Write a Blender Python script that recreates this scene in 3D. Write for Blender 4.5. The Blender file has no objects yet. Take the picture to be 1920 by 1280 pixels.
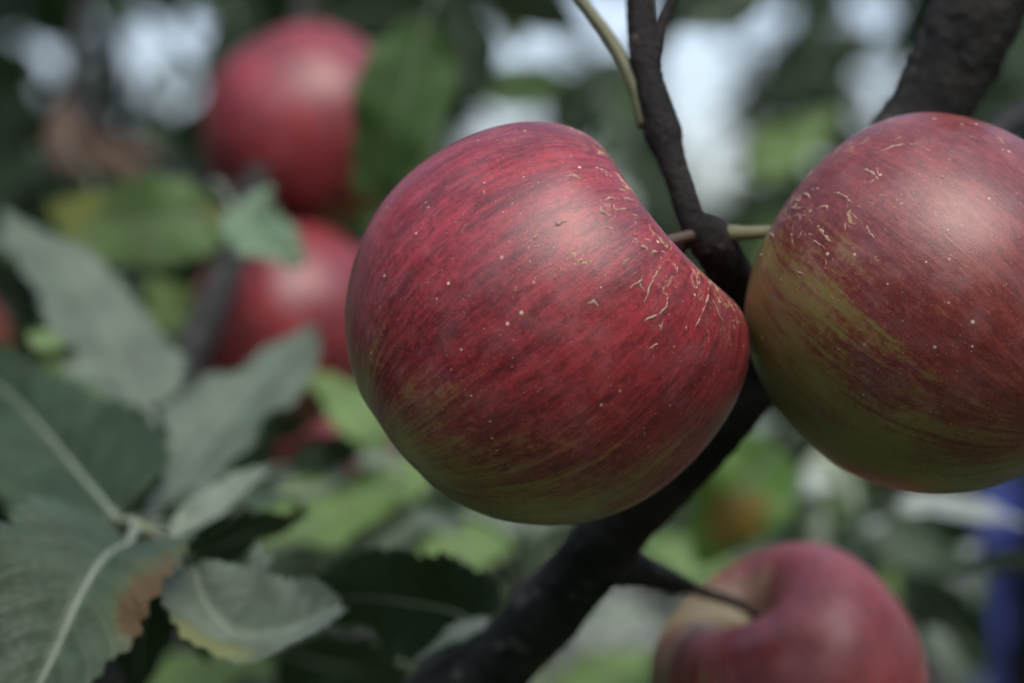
import bpy, math, random
import numpy as np
from mathutils import Vector, Matrix

# ------------------------------------------------------------------ scene, camera, light
sc = bpy.context.scene
COL = sc.collection
random.seed(7)
RNG = np.random.default_rng(11)

CAM = Vector((0.0, 0.0, 1.6))
LENS, SENSOR = 50.0, 22.3
KPX = SENSOR / LENS / 1920.0          # metres per photo pixel per metre of distance

def P(x, y, d):
    """a point that stands d metres in front of the camera, seen at photo pixel x, y"""
    return Vector((CAM.x + (x - 960) * KPX * d, CAM.y + d, CAM.z - (y - 640) * KPX * d))

cam_data = bpy.data.cameras.new('camera')
cam = bpy.data.objects.new('camera', cam_data)
COL.objects.link(cam)
cam.location = CAM
cam.rotation_euler = (math.radians(90), 0, 0)
cam_data.sensor_fit = 'HORIZONTAL'
cam_data.sensor_width = SENSOR
cam_data.lens = LENS
cam_data.clip_start = 0.02
cam_data.clip_end = 2000
cam_data.dof.use_dof = True
cam_data.dof.focus_distance = 0.462
cam_data.dof.aperture_fstop = 4.3
cam_data.dof.aperture_blades = 0
sc.camera = cam

SUN_EL, SUN_AZ = math.radians(57), math.radians(158)     # azimuth from +Y clockwise: behind the camera, a little to the right
world = bpy.data.worlds.new('World')
sc.world = world
world.use_nodes = True
wn, wl = world.node_tree.nodes, world.node_tree.links
wn.clear()
sky = wn.new('ShaderNodeTexSky')
sky.sky_type = 'NISHITA'
sky.sun_disc = False
sky.sun_elevation = SUN_EL
sky.sun_rotation = SUN_AZ
sky.air_density = 1.0
sky.dust_density = 4.0
sky.ozone_density = 1.0
desat = wn.new('ShaderNodeHueSaturation')     # cloud veil: most of the blue is gone
desat.inputs['Saturation'].default_value = 0.85
desat.inputs['Hue'].default_value = 0.512
wl.new(sky.outputs[0], desat.inputs['Color'])
bg = wn.new('ShaderNodeBackground')
bg.inputs['Strength'].default_value = 0.15
wl.new(desat.outputs[0], bg.inputs['Color'])
wo = wn.new('ShaderNodeOutputWorld')
wl.new(bg.outputs[0], wo.inputs['Surface'])

sun_data = bpy.data.lights.new('sun', 'SUN')
sun_data.energy = 0.7
sun_data.angle = math.radians(66)
sun_data.color = (0.92, 0.95, 1.0)
sun = bpy.data.objects.new('sun', sun_data)
COL.objects.link(sun)
sun_dir = Vector((math.sin(SUN_AZ) * math.cos(SUN_EL), math.cos(SUN_AZ) * math.cos(SUN_EL), math.sin(SUN_EL)))
sun.rotation_euler = (-sun_dir).to_track_quat('-Z', 'Y').to_euler()
sun.location = (0, 0, 6)

sc.view_settings.view_transform = 'Standard'
sc.view_settings.look = 'None'
sc.view_settings.gamma = 1.0
sc.view_settings.exposure = 1.0
sc.render.engine = 'CYCLES'
sc.cycles.use_denoising = True
sc.cycles.max_bounces = 4
sc.cycles.diffuse_bounces = 2
sc.cycles.glossy_bounces = 2
sc.cycles.transmission_bounces = 2

# ------------------------------------------------------------------ helpers
def tag(o, label=None, cat=None, group=None, kind=None):
    if label: o['label'] = label
    if cat: o['category'] = cat
    if group: o['group'] = group
    if kind: o['kind'] = kind
    return o

def empty(name, loc=(0, 0, 0)):
    o = bpy.data.objects.new(name, None)
    o.empty_display_size = 0.05
    o.location = loc
    COL.objects.link(o)
    return o

def mesh_obj(name, verts, faces, mat, parent=None, uv=None, smooth=True):
    me = bpy.data.meshes.new(name)
    me.from_pydata([tuple(v) for v in verts], [], faces)
    if uv is not None:
        lay = me.uv_layers.new(name='UVMap')
        idx = np.zeros(len(me.loops), dtype=np.int32)
        me.loops.foreach_get('vertex_index', idx)
        lay.data.foreach_set('uv', np.asarray(uv, dtype=np.float32)[idx].ravel())
    if smooth:
        me.polygons.foreach_set('use_smooth', np.ones(len(me.polygons), dtype=bool))
    me.update()
    me.materials.append(mat)
    return link(name, me, parent)

def link(name, me, parent=None):
    o = bpy.data.objects.new(name, me)
    COL.objects.link(o)
    if parent is not None:
        o.parent = parent
        r = parent
        while r.parent is not None:
            r = r.parent
        # things at the origin with unit transform: no inverse needed
    return o

def catmull(pts, n):
    """n samples along a Catmull-Rom curve through pts (any dimension)"""
    p = np.asarray(pts, dtype=float)
    if len(p) == 2:
        t = np.linspace(0, 1, n)[:, None]
        return p[0] * (1 - t) + p[1] * t
    q = np.vstack([2 * p[0] - p[1], p, 2 * p[-1] - p[-2]])
    seg = np.linspace(0, len(p) - 1 - 1e-9, n)
    i = seg.astype(int)
    t = (seg - i)[:, None]
    a, b, c, d = q[i], q[i + 1], q[i + 2], q[i + 3]
    return 0.5 * (2 * b + (c - a) * t + (2 * a - 5 * b + 4 * c - d) * t ** 2 + (3 * b - a - 3 * c + d) * t ** 3)

def frames(c):
    t = np.gradient(c, axis=0)
    t /= np.linalg.norm(t, axis=1)[:, None] + 1e-12
    n = np.zeros_like(c)
    h = np.array([0.0, 0, 1]) if abs(t[0, 2]) < 0.8 else np.array([1.0, 0, 0])
    v = h - t[0] * h.dot(t[0])
    n[0] = v / np.linalg.norm(v)
    for i in range(1, len(c)):
        v = n[i - 1] - t[i] * n[i - 1].dot(t[i])
        n[i] = v / (np.linalg.norm(v) + 1e-12)
    return t, n, np.cross(t, n)

def tube_geo(pts, radii, rings=24, seg=10, rough=0.0, nodes=None, seed=0):
    """tapered, slightly knotty tube; pts (x,y,z), radii in metres at the same control points"""
    rg = np.random.default_rng(seed)
    c4 = catmull([tuple(p) + (r,) for p, r in zip(pts, radii)], rings)
    c, r = c4[:, :3], np.abs(c4[:, 3])
    t, n, b = frames(c)
    if nodes:
        for s, amp, wd in nodes:
            r = r * (1 + amp * np.exp(-((np.linspace(0, 1, rings) - s) / wd) ** 2))
    a = np.linspace(0, 2 * np.pi, seg, endpoint=False)
    ph = rg.uniform(0, 6.28, 6)
    V = []
    for i in range(rings):
        s = i / (rings - 1)
        rr = r[i] * (1 + rough * (0.5 * np.sin(2 * a + ph[0] + 5 * s) + 0.35 * np.sin(3 * a + ph[1] - 11 * s)
                                  + 0.4 * np.sin(a + ph[2] + 23 * s) + 0.5 * np.sin(ph[3] + 31 * s)) + rough * 0.5 * rg.normal(size=seg))
        V.append(c[i] + np.outer(np.cos(a) * rr, n[i]) + np.outer(np.sin(a) * rr, b[i]))
    V = np.vstack(V + [c[:1], c[-1:]])
    F = []
    for i in range(rings - 1):
        for j in range(seg):
            k = (j + 1) % seg
            F.append((i * seg + j, i * seg + k, (i + 1) * seg + k, (i + 1) * seg + j))
    e0, e1 = rings * seg, rings * seg + 1
    for j in range(seg):
        k = (j + 1) % seg
        F.append((e0, k, j))
        F.append((e1, (rings - 1) * seg + j, (rings - 1) * seg + k))
    return V, F

def tube(name, pts, radii, mat, parent=None, **kw):
    V, F = tube_geo(pts, radii, **kw)
    return mesh_obj(name, V, F, mat, parent)

# ------------------------------------------------------------------ node helper
class NT:
    def __init__(self, name):
        self.m = bpy.data.materials.new(name)
        self.m.use_nodes = True
        self.t = self.m.node_tree
        self.t.nodes.clear()
        self.out = self.t.nodes.new('ShaderNodeOutputMaterial')
    def set(self, sock, v):
        if isinstance(v, bpy.types.NodeSocket):
            self.t.links.new(v, sock)
        elif v is not None:
            if sock.type == 'RGBA' and len(v) == 3:
                v = (*v, 1.0)
            sock.default_value = v
    def n(self, typ, ins=None, out=0, **props):
        nd = self.t.nodes.new(typ)
        for k, v in props.items():
            setattr(nd, k, v)
        for k, v in (ins or {}).items():
            self.set(nd.inputs[k], v)
        return nd.outputs[out]
    def math(self, op, a, b=None, c=None, clamp=False):
        ins = {0: a}
        if b is not None: ins[1] = b
        if c is not None: ins[2] = c
        return self.n('ShaderNodeMath', ins, operation=op, use_clamp=clamp)
    def vmath(self, op, a, b=None, out=0):
        ins = {0: a}
        if b is not None: ins[1] = b
        return self.n('ShaderNodeVectorMath', ins, out=out, operation=op)
    def noise(self, vec, scale, detail=3.0, rough=0.55, dist=0.0, out=0):
        return self.n('ShaderNodeTexNoise', {'Vector': vec, 'Scale': scale, 'Detail': detail, 'Roughness': rough, 'Distortion': dist}, out=out)
    def smooth(self, v, lo, hi, tlo=0.0, thi=1.0):
        return self.n('ShaderNodeMapRange', {'Value': v, 'From Min': lo, 'From Max': hi, 'To Min': tlo, 'To Max': thi}, interpolation_type='SMOOTHSTEP')
    def mix(self, f, a, b, blend='MIX'):
        nd = self.t.nodes.new('ShaderNodeMix')
        nd.data_type = 'RGBA'
        nd.blend_type = blend
        self.set(nd.inputs[0], f)
        self.set(nd.inputs[6], a)
        self.set(nd.inputs[7], b)
        return nd.outputs[2]
    def principled(self, **kw):
        nd = self.t.nodes.new('ShaderNodeBsdfPrincipled')
        for k, v in kw.items():
            self.set(nd.inputs[k.replace('_', ' ')], v)
        return nd
    def done(self, shader):
        self.t.links.new(shader if isinstance(shader, bpy.types.NodeSocket) else shader.outputs[0], self.out.inputs['Surface'])
        return self.m

# ------------------------------------------------------------------ materials
def mat_bark(name, c1, c2, c3, scale=1.0, green=0.0):
    t = NT(name)
    co = t.n('ShaderNodeTexCoord', out=3)
    big = t.noise(co, 60 * scale, 4)
    fine = t.noise(co, 420 * scale, 4, 0.65)
    lich = t.noise(co, 110 * scale, 5, 0.7)
    c = t.mix(t.smooth(big, 0.35, 0.65), c1, c2)
    c = t.mix(t.smooth(lich, 0.58, 0.68), c, c3)
    c = t.mix(t.smooth(fine, 0.35, 0.7, 0.0, 0.45), c, (0.02, 0.02, 0.02))
    vor = t.n('ShaderNodeTexVoronoi', {'Vector': co, 'Scale': 230 * scale})
    h = t.math('ADD', t.math('MULTIPLY', fine, 0.6), t.math('MULTIPLY', big, 1.0))
    h = t.math('ADD', h, t.smooth(vor, 0.22, 0.08, 0.0, 0.35))
    bump = t.n('ShaderNodeBump', {'Height': h, 'Strength': 0.9, 'Distance': 0.002})
    return t.done(t.principled(Base_Color=c, Roughness=0.75, Normal=bump, Specular_IOR_Level=0.15))

def mat_leaf(name, top, under, vein, spec_rough=0.4, trans=0.22, spots=None, spec=0.3):
    """upper side, paler felted underside, pale side veins from the blade's own UV; spots = (u, v, radius, colour)"""
    t = NT(name)
    uv = t.n('ShaderNodeTexCoord', out=2)
    co = t.n('ShaderNodeTexCoord', out=3)
    sep = t.t.nodes.new('ShaderNodeSeparateXYZ'); t.set(sep.inputs[0], uv)
    s, u = sep.outputs[0], sep.outputs[1]
    au = t.math('ABSOLUTE', t.math('SUBTRACT', t.math('MULTIPLY', u, 2.0), 1.0))
    ph = t.math('FRACT', t.math('SUBTRACT', t.math('MULTIPLY', s, 9.0), t.math('MULTIPLY', au, 2.1)))
    vd = t.math('ABSOLUTE', t.math('SUBTRACT', ph, 0.5))
    vm = t.smooth(vd, 0.10, 0.02)
    mot = t.noise(co, 70, 4, 0.6)
    fine = t.noise(co, 500, 3, 0.6)
    c = t.mix(t.smooth(mot, 0.3, 0.7), tuple(x * 0.72 for x in top), tuple(min(1, x * 1.25) for x in top))
    c = t.mix(t.math('MULTIPLY', vm, 0.16), c, vein)
    cu = t.mix(t.math('MULTIPLY', vm, 0.25), under, vein)
    cu = t.mix(t.smooth(mot, 0.35, 0.7, 0, 0.35), cu, tuple(x * 0.7 for x in under))
    back = t.n('ShaderNodeNewGeometry', out=6)
    c = t.mix(back, c, cu)
    for (su, sv, rad, colr) in (spots or []):
        dx = t.math('SUBTRACT', s, su)
        dy = t.math('MULTIPLY', t.math('SUBTRACT', u, sv), 0.6)
        d = t.math('SQRT', t.math('ADD', t.math('MULTIPLY', dx, dx), t.math('MULTIPLY', dy, dy)))
        d = t.math('ADD', d, t.math('MULTIPLY', t.math('SUBTRACT', mot, 0.5), rad * 2.2))
        c = t.mix(t.smooth(d, rad * 1.7, rad * 0.8, 0, 0.4), c, (0.10, 0.115, 0.035))
        c = t.mix(t.smooth(d, rad * 1.1, rad * 0.6), c, colr)
    vr = t.t.nodes.new('ShaderNodeTexVoronoi'); vr.feature = 'DISTANCE_TO_EDGE'
    t.set(vr.inputs['Vector'], co); t.set(vr.inputs['Scale'], 620.0)
    ret = t.smooth(vr.outputs[0], 0.14, 0.02)
    c = t.mix(t.math('MULTIPLY', ret, 0.13), c, vein)
    h = t.math('ADD', t.math('MULTIPLY', vm, -0.5), t.math('ADD', t.math('MULTIPLY', fine, 0.4), t.math('MULTIPLY', ret, -0.45)))
    bump = t.n('ShaderNodeBump', {'Height': h, 'Strength': 0.5, 'Distance': 0.0006})
    rg = t.mix(back, (spec_rough,) * 3, (0.75,) * 3)
    bs = t.principled(Base_Color=c, Roughness=rg, Normal=bump, Specular_IOR_Level=spec)
    tr = t.n('ShaderNodeBsdfTranslucent', {'Color': t.mix(0.2, c, (0.16, 0.24, 0.03)), 'Normal': bump})
    mx = t.n('ShaderNodeMixShader', {0: trans, 1: bs.outputs[0], 2: tr})
    return t.done(mx)

def mat_far_leaf(name, a, b, rough=0.45, trans=0.25):
    """small leaves seen far out of focus: colour varies from leaf to leaf"""
    t = NT(name)
    co = t.n('ShaderNodeTexCoord', out=3)
    rnd = t.noise(co, 9.0, 3, 0.7)
    isl = t.n('ShaderNodeNewGeometry', out=8)
    f = t.math('ADD', t.math('MULTIPLY', rnd, 0.6), t.math('MULTIPLY', isl, 0.5))
    c = t.mix(t.smooth(f, 0.25, 0.8), a, b)
    bs = t.principled(Base_Color=c, Roughness=rough, Specular_IOR_Level=0.15)
    tr = t.n('ShaderNodeBsdfTranslucent', {'Color': t.mix(0.15, c, (0.15, 0.22, 0.03))})
    return t.done(t.n('ShaderNodeMixShader', {0: trans, 1: bs.outputs[0], 2: tr}))

def mat_plain(name, c, rough=0.6, c2=None, scale=40.0, bump=0.0):
    t = NT(name)
    co = t.n('ShaderNodeTexCoord', out=3)
    nz = t.noise(co, scale, 4, 0.6)
    col = t.mix(t.smooth(nz, 0.3, 0.7), c, c2 or tuple(x * 0.75 for x in c))
    kw = dict(Base_Color=col, Roughness=rough)
    if bump:
        kw['Normal'] = t.n('ShaderNodeBump', {'Height': nz, 'Strength': 0.6, 'Distance': bump})
    return t.done(t.principled(**kw))

def mat_apple(name, blush_dir, blush_bias, seed, green=(0.23, 0.205, 0.07), red1=(0.29, 0.032, 0.042), red2=(0.095, 0.012, 0.017),
              cav=0.0, dots=1.0, russet=1.0, rough_mix=1.0):
    """skin pigment in the apple's own coordinates (unit radius, z towards the stalk): green ground colour,
    red over-colour in meridian streaks on the sunny cheek, lenticels, russet net round the stalk"""
    t = NT(name)
    co = t.n('ShaderNodeTexCoord', out=3)
    sep = t.t.nodes.new('ShaderNodeSeparateXYZ'); t.set(sep.inputs[0], co)
    x, y, z = sep.outputs
    rr = t.math('MAXIMUM', t.math('SQRT', t.math('ADD', t.math('MULTIPLY', x, x), t.math('MULTIPLY', y, y))), 0.02)
    dx, dy = t.math('DIVIDE', x, rr), t.math('DIVIDE', y, rr)
    warp = t.noise(co, 3.0, 3, 0.6)
    def ring(k, kz, off):
        zz = t.math('ADD', t.math('MULTIPLY', z, kz), off + seed * 3.7)
        zz = t.math('ADD', zz, t.math('MULTIPLY', warp, 0.8))
        return t.n('ShaderNodeCombineXYZ', {0: t.math('MULTIPLY', dx, k), 1: t.math('MULTIPLY', dy, k), 2: zz})
    s1 = t.noise(ring(4.5, 0.9, 0), 1.0, 3, 0.6, 0.4)
    s2 = t.noise(ring(14, 1.6, 5), 1.0, 4, 0.65, 0.6)
    s3 = t.noise(ring(36, 8.0, 9), 1.0, 4, 0.7, 0.5)
    s4 = t.noise(ring(80, 30.0, 13), 1.0, 3, 0.7, 0.3)
    s0 = t.noise(ring(8.0, 0.30, 21), 1.0, 3, 0.6, 0.3)
    sh = t.vmath('ADD', co, (seed * 1.31, seed * 2.17, seed * 0.73))
    blot = t.noise(sh, 2.2, 4, 0.6)
    mott = t.noise(sh, 30.0, 4, 0.7)
    nrm = t.vmath('NORMALIZE', co)
    d = t.vmath('DOT_PRODUCT', nrm, tuple(Vector(blush_dir).normalized()), out=1)
    f = t.math('ADD', d, blush_bias)
    for sgl, amp in ((s0, 0.7), (s1, 1.0), (s2, 1.0), (s3, 0.7), (s4, 0.5), (blot, 1.1), (mott, 0.7)):
        f = t.math('ADD', f, t.math('MULTIPLY', t.math('SUBTRACT', sgl, 0.5), amp * rough_mix))
    if cav:
        # ground colour shows round the stalk cavity
        f = t.math('SUBTRACT', f, t.smooth(t.math('ADD', rr, t.smooth(z, 0.3, -0.2)), 0.56, 0.2, 0.0, cav))
    redm = t.smooth(f, -0.45, 0.42)
    tone = t.math('ADD', t.math('MULTIPLY', s2, 0.45), t.math('ADD', t.math('MULTIPLY', s3, 0.55), t.math('MULTIPLY', mott, 0.45)))
    tone = t.math('ADD', tone, t.math('MULTIPLY', t.math('SUBTRACT', s0, 0.5), 0.32))
    tone = t.math('ADD', tone, t.math('MULTIPLY', t.math('SUBTRACT', blot, 0.5), 0.45))
    red = t.mix(t.smooth(tone, 0.50, 0.92), red1, red2)
    red = t.mix(t.smooth(s4, 0.55, 0.8, 0, 0.35), red, (0.55, 0.14, 0.10))
    gr = t.mix(t.smooth(blot, 0.35, 0.7), green, (green[0] * 0.72, green[1] * 0.86, green[2] * 0.8))
    gr = t.mix(t.smooth(s3, 0.5, 0.75, 0, 0.6), gr, (0.20, 0.10, 0.035))
    col = t.mix(redm, gr, red)
    # fine speckle of the skin
    spk = t.noise(sh, 85.0, 4, 0.75)
    col = t.mix(t.smooth(spk, 0.42, 0.25, 0.0, 0.55), col, (0.05, 0.012, 0.012))
    col = t.mix(t.smooth(spk, 0.56, 0.80, 0.0, 0.40), col, (0.42, 0.17, 0.13))
    # waxy bloom, patchy
    bl = t.noise(sh, 5.0, 5, 0.65)
    col = t.mix(t.smooth(bl, 0.40, 0.8, 0.0, 0.09), col, (0.50, 0.36, 0.40))
    # lenticels
    if dots:
        wv = t.vmath('ADD', sh, t.vmath('SCALE', t.noise(co, 18, 2, out=1), None))
        v = t.t.nodes.new('ShaderNodeTexVoronoi')
        t.set(v.inputs['Vector'], sh); t.set(v.inputs['Scale'], 15.0)
        sepc = t.t.nodes.new('ShaderNodeSeparateColor'); t.set(sepc.inputs[0], v.outputs['Color'])
        thr = t.math('MULTIPLY', t.math('POWER', sepc.outputs[0], 2.0), 0.155 * dots)
        dm = t.math('MULTIPLY', t.n('ShaderNodeMapRange', {'Value': v.outputs['Distance'], 'From Min': t.math('MULTIPLY', thr, 1.25), 'From Max': t.math('MULTIPLY', thr, 0.55)}), t.smooth(sepc.outputs[1], 0.2, 0.9))
        v5 = t.t.nodes.new('ShaderNodeTexVoronoi')
        t.set(v5.inputs['Vector'], sh); t.set(v5.inputs['Scale'], 33.0)
        sp5 = t.t.nodes.new('ShaderNodeSeparateColor'); t.set(sp5.inputs[0], v5.outputs['Color'])
        d5 = t.math('MULTIPLY', t.smooth(v5.outputs['Distance'], 0.17, 0.09), t.math('GREATER_THAN', sp5.outputs[1], 0.55))
        col = t.mix(t.math('MULTIPLY', d5, t.math('MULTIPLY', sp5.outputs[2], 0.6)), col, (0.48, 0.30, 0.20))
        col = t.mix(t.math('MULTIPLY', dm, 0.9), col, (0.62, 0.47, 0.35))
    # russet net and scratches
    rus = None
    if russet:
        wc = t.vmath('ADD', sh, t.vmath('MULTIPLY', t.noise(sh, 6.0, 3, 0.6, out=1), (0.28, 0.28, 0.28)))
        v2 = t.t.nodes.new('ShaderNodeTexVoronoi'); v2.feature = 'DISTANCE_TO_EDGE'
        t.set(v2.inputs['Vector'], wc); t.set(v2.inputs['Scale'], 7.5)
        wdt = t.math('MULTIPLY', t.noise(sh, 16.0, 3), 0.085)
        net = t.math('LESS_THAN', v2.outputs[0], wdt)
        gate = t.smooth(t.noise(sh, 4.2, 4, 0.65), 0.52, 0.60)
        near = t.smooth(z, 0.52, 0.80)
        rus = t.math('MULTIPLY', t.math('MULTIPLY', net, gate), near)
        v3 = t.t.nodes.new('ShaderNodeTexVoronoi'); v3.feature = 'DISTANCE_TO_EDGE'
        t.set(v3.inputs['Vector'], ring(9, 3.0, 2)); t.set(v3.inputs['Scale'], 1.6)
        scr = t.math('LESS_THAN', v3.outputs[0], t.math('MULTIPLY', t.noise(sh, 20.0, 3), 0.035))
        g2 = t.smooth(t.noise(sh, 7.0, 4, 0.7), 0.60, 0.66)
        rus = t.math('MAXIMUM', rus, t.math('MULTIPLY', t.math('MULTIPLY', scr, g2), t.smooth(z, -0.25, 0.4, 0, 0.8)))
        rus = t.math('MULTIPLY', rus, russet)
        pat = t.math('MULTIPLY', t.smooth(t.noise(sh, 13.0, 6, 0.75), 0.54, 0.66), t.smooth(t.math('ADD', z, t.math('MULTIPLY', blot, 0.25)), 0.78, 0.95))
        rus = t.math('MAXIMUM', rus, t.math('MULTIPLY', pat, 0.75))
        col = t.mix(t.math('MULTIPLY', rus, 0.8), col, (0.50, 0.36, 0.20))
    skin = t.noise(co, 120.0, 3, 0.6)
    hgt = t.math('ADD', t.math('MULTIPLY', skin, 0.25), t.math('MULTIPLY', s3, 0.3))
    if rus is not None:
        hgt = t.math('ADD', hgt, rus)
    bump = t.n('ShaderNodeBump', {'Height': hgt, 'Strength': 0.35, 'Distance': 0.0005})
    rough = t.math('ADD', t.smooth(bl, 0.3, 0.75, 0.26, 0.37), t.math('MULTIPLY', mott, 0.06))
    if rus is not None:
        rough = t.math('ADD', rough, t.math('MULTIPLY', rus, 0.25))
    return t.done(t.principled(Base_Color=col, Roughness=rough, Normal=bump, IOR=1.49))

M_LIMB = mat_bark('bark_dark', (0.014, 0.016, 0.016), (0.032, 0.032, 0.030), (0.14, 0.135, 0.115))
M_TWIG = mat_bark('bark_twig', (0.010, 0.010, 0.010), (0.020, 0.018, 0.017), (0.08, 0.068, 0.058), 1.6)
M_GTWIG = mat_plain('green_twig', (0.085, 0.105, 0.042), 0.55, (0.11, 0.10, 0.055), 160, 0.0004)
M_STALK = mat_plain('apple_stalk', (0.11, 0.13, 0.05), 0.5, (0.10, 0.09, 0.045), 200, 0.0004)
M_BSTALK = mat_plain('brown_stalk', (0.055, 0.038, 0.028), 0.6, (0.085, 0.06, 0.038), 200, 0.0004)
M_RIB = mat_plain('leaf_rib', (0.15, 0.18, 0.14), 0.5, (0.12, 0.15, 0.10), 150)
M_LEAFG = mat_leaf('leaf_fresh_green', (0.040, 0.092, 0.022), (0.15, 0.21, 0.12), (0.13, 0.18, 0.08), 0.55, 0.25)
M_SHOOT = mat_plain('pale_shoot', (0.30, 0.36, 0.27), 0.5, (0.26, 0.31, 0.22), 90)
M_LEAFW = mat_leaf('leaf_whitish', (0.30, 0.35, 0.32), (0.36, 0.42, 0.37), (0.34, 0.38, 0.34), 0.4, 0.2, spec=0.5)
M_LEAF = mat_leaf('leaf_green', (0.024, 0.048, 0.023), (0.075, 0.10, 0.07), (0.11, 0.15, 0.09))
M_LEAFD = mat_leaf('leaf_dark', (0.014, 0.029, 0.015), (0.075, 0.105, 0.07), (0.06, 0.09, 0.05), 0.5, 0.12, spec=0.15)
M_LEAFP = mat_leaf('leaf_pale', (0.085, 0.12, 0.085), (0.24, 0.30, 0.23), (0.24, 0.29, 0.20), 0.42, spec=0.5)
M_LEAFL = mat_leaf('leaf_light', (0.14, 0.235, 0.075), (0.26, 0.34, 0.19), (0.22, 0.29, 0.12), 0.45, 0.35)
M_LEAFY = mat_leaf('leaf_yellowing', (0.055, 0.11, 0.03), (0.2, 0.26, 0.14), (0.16, 0.2, 0.08), 0.5, 0.3,
                   spots=[(1.0, 0.5, 0.34, (0.13, 0.15, 0.025)), (0.0, 0.5, 0.12, (0.14, 0.13, 0.03))])
M_LEAFB = mat_leaf('leaf_brown_tip', (0.040, 0.066, 0.040), (0.19, 0.23, 0.17), (0.15, 0.19, 0.12), 0.38, 0.18,
                   spots=[(0.42, 0.08, 0.13, (0.095, 0.058, 0.026))])
M_LEAFO = mat_leaf('leaf_orange_spot', (0.075, 0.17, 0.028), (0.2, 0.3, 0.12), (0.16, 0.22, 0.07), 0.5, 0.35,
                   spots=[(0.62, 0.40, 0.24, (0.20, 0.125, 0.025))])
M_LEAFC = mat_leaf('leaf_felted', (0.14, 0.185, 0.14), (0.22, 0.28, 0.22), (0.23, 0.28, 0.2), 0.45, 0.2, spec=0.5)
M_LEAFCS = mat_leaf('leaf_curled', (0.13, 0.17, 0.13), (0.22, 0.28, 0.225), (0.22, 0.27, 0.2), 0.45, 0.2,
                    spots=[(0.40, 0.9, 0.12, (0.18, 0.20, 0.08))])
M_LEAFM = mat_leaf('leaf_mint', (0.13, 0.21, 0.13), (0.2, 0.3, 0.2), (0.2, 0.28, 0.18), 0.45, 0.25)
M_LEAFR = mat_leaf('leaf_withered', (0.06, 0.034, 0.02), (0.08, 0.05, 0.03), (0.07, 0.045, 0.03), 0.6, 0.1)
M_FARL = mat_far_leaf('foliage_mid', (0.010, 0.026, 0.011), (0.028, 0.055, 0.021))
M_FARG = mat_far_leaf('foliage_grey', (0.028, 0.042, 0.026), (0.065, 0.078, 0.05))
M_FARW = mat_far_leaf('foliage_wood', (0.022, 0.036, 0.02), (0.05, 0.065, 0.04))

# ------------------------------------------------------------------ the setting
def mat_ground():
    t = NT('orchard_grass')
    co = t.n('ShaderNodeTexCoord', out=3)
    a = t.noise(co, 0.6, 5, 0.65)
    b = t.noise(co, 9.0, 5, 0.7)
    c = t.mix(t.smooth(a, 0.35, 0.65), (0.05, 0.08, 0.028), (0.10, 0.11, 0.055))
    c = t.mix(t.smooth(b, 0.4, 0.7, 0, 0.6), c, (0.05, 0.09, 0.03))
    bump = t.n('ShaderNodeBump', {'Height': b, 'Strength': 0.8, 'Distance': 0.05})
    return t.done(t.principled(Base_Color=c, Roughness=0.85, Normal=bump))

gx = np.concatenate([np.linspace(-900, -32, 8), np.linspace(-30, 30, 61), np.linspace(32, 900, 8)])
gy = np.concatenate([np.linspace(-60, -4, 6), np.linspace(-3, 45, 49), np.linspace(50, 1200, 10)])
GX, GY = np.meshgrid(gx, gy)
GZ = 0.03 * np.sin(GX * 0.9 + 0.4) * np.cos(GY * 0.7) + 0.015 * np.sin(GX * 2.3 + GY * 1.7)
gv = np.stack([GX.ravel(), GY.ravel(), GZ.ravel()], 1)
nx = len(gx)
gf = [(j * nx + i, j * nx + i + 1, (j + 1) * nx + i + 1, (j + 1) * nx + i) for j in range(len(gy) - 1) for i in range(nx - 1)]
tag(mesh_obj('ground', gv, gf, mat_ground()), 'grassy orchard ground under and behind the trees', kind='structure')

# a pale gravel lane between the rows
px_, py_ = np.linspace(0, 1, 60), np.linspace(-1, 1, 9)
pv, pf = [], []
for i, s in enumerate(px_):
    cx, cy = -30 + 60 * s, 13.2 + 1.4 * math.sin(s * 5.0)
    for j, w in enumerate(py_):
        X, Y = cx, cy + w * (2.6 + 0.25 * math.sin(s * 40 + w))
        Z = 0.03 * math.sin(X * 0.9 + 0.4) * math.cos(Y * 0.7) + 0.015 * math.sin(X * 2.3 + Y * 1.7)
        pv.append((X, Y, Z + 0.03 + 0.02 * (1 - w * w)))
for i in range(59):
    for j in range(8):
        pf.append((i * 9 + j, i * 9 + j + 1, (i + 1) * 9 + j + 1, (i + 1) * 9 + j))
tag(mesh_obj('path', pv, pf, mat_plain('gravel', (0.17, 0.165, 0.16), 0.9, (0.13, 0.13, 0.115), 3.0, 0.02)),
    'pale gravel lane behind the orchard row', kind='structure')

# ------------------------------------------------------------------ apples
PROFILE = [(0.0, 0.44), (0.05, 0.47), (0.12, 0.56), (0.22, 0.68), (0.34, 0.765), (0.47, 0.80), (0.62, 0.775), (0.78, 0.66),
           (0.90, 0.475), (0.975, 0.24), (1.0, 0.0), (0.978, -0.22), (0.915, -0.415), (0.805, -0.60), (0.655, -0.765), (0.485, -0.88), (0.33, -0.945), (0.20, -0.962),
           (0.12, -0.945), (0.06, -0.92), (0.0, -0.91)]

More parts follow.
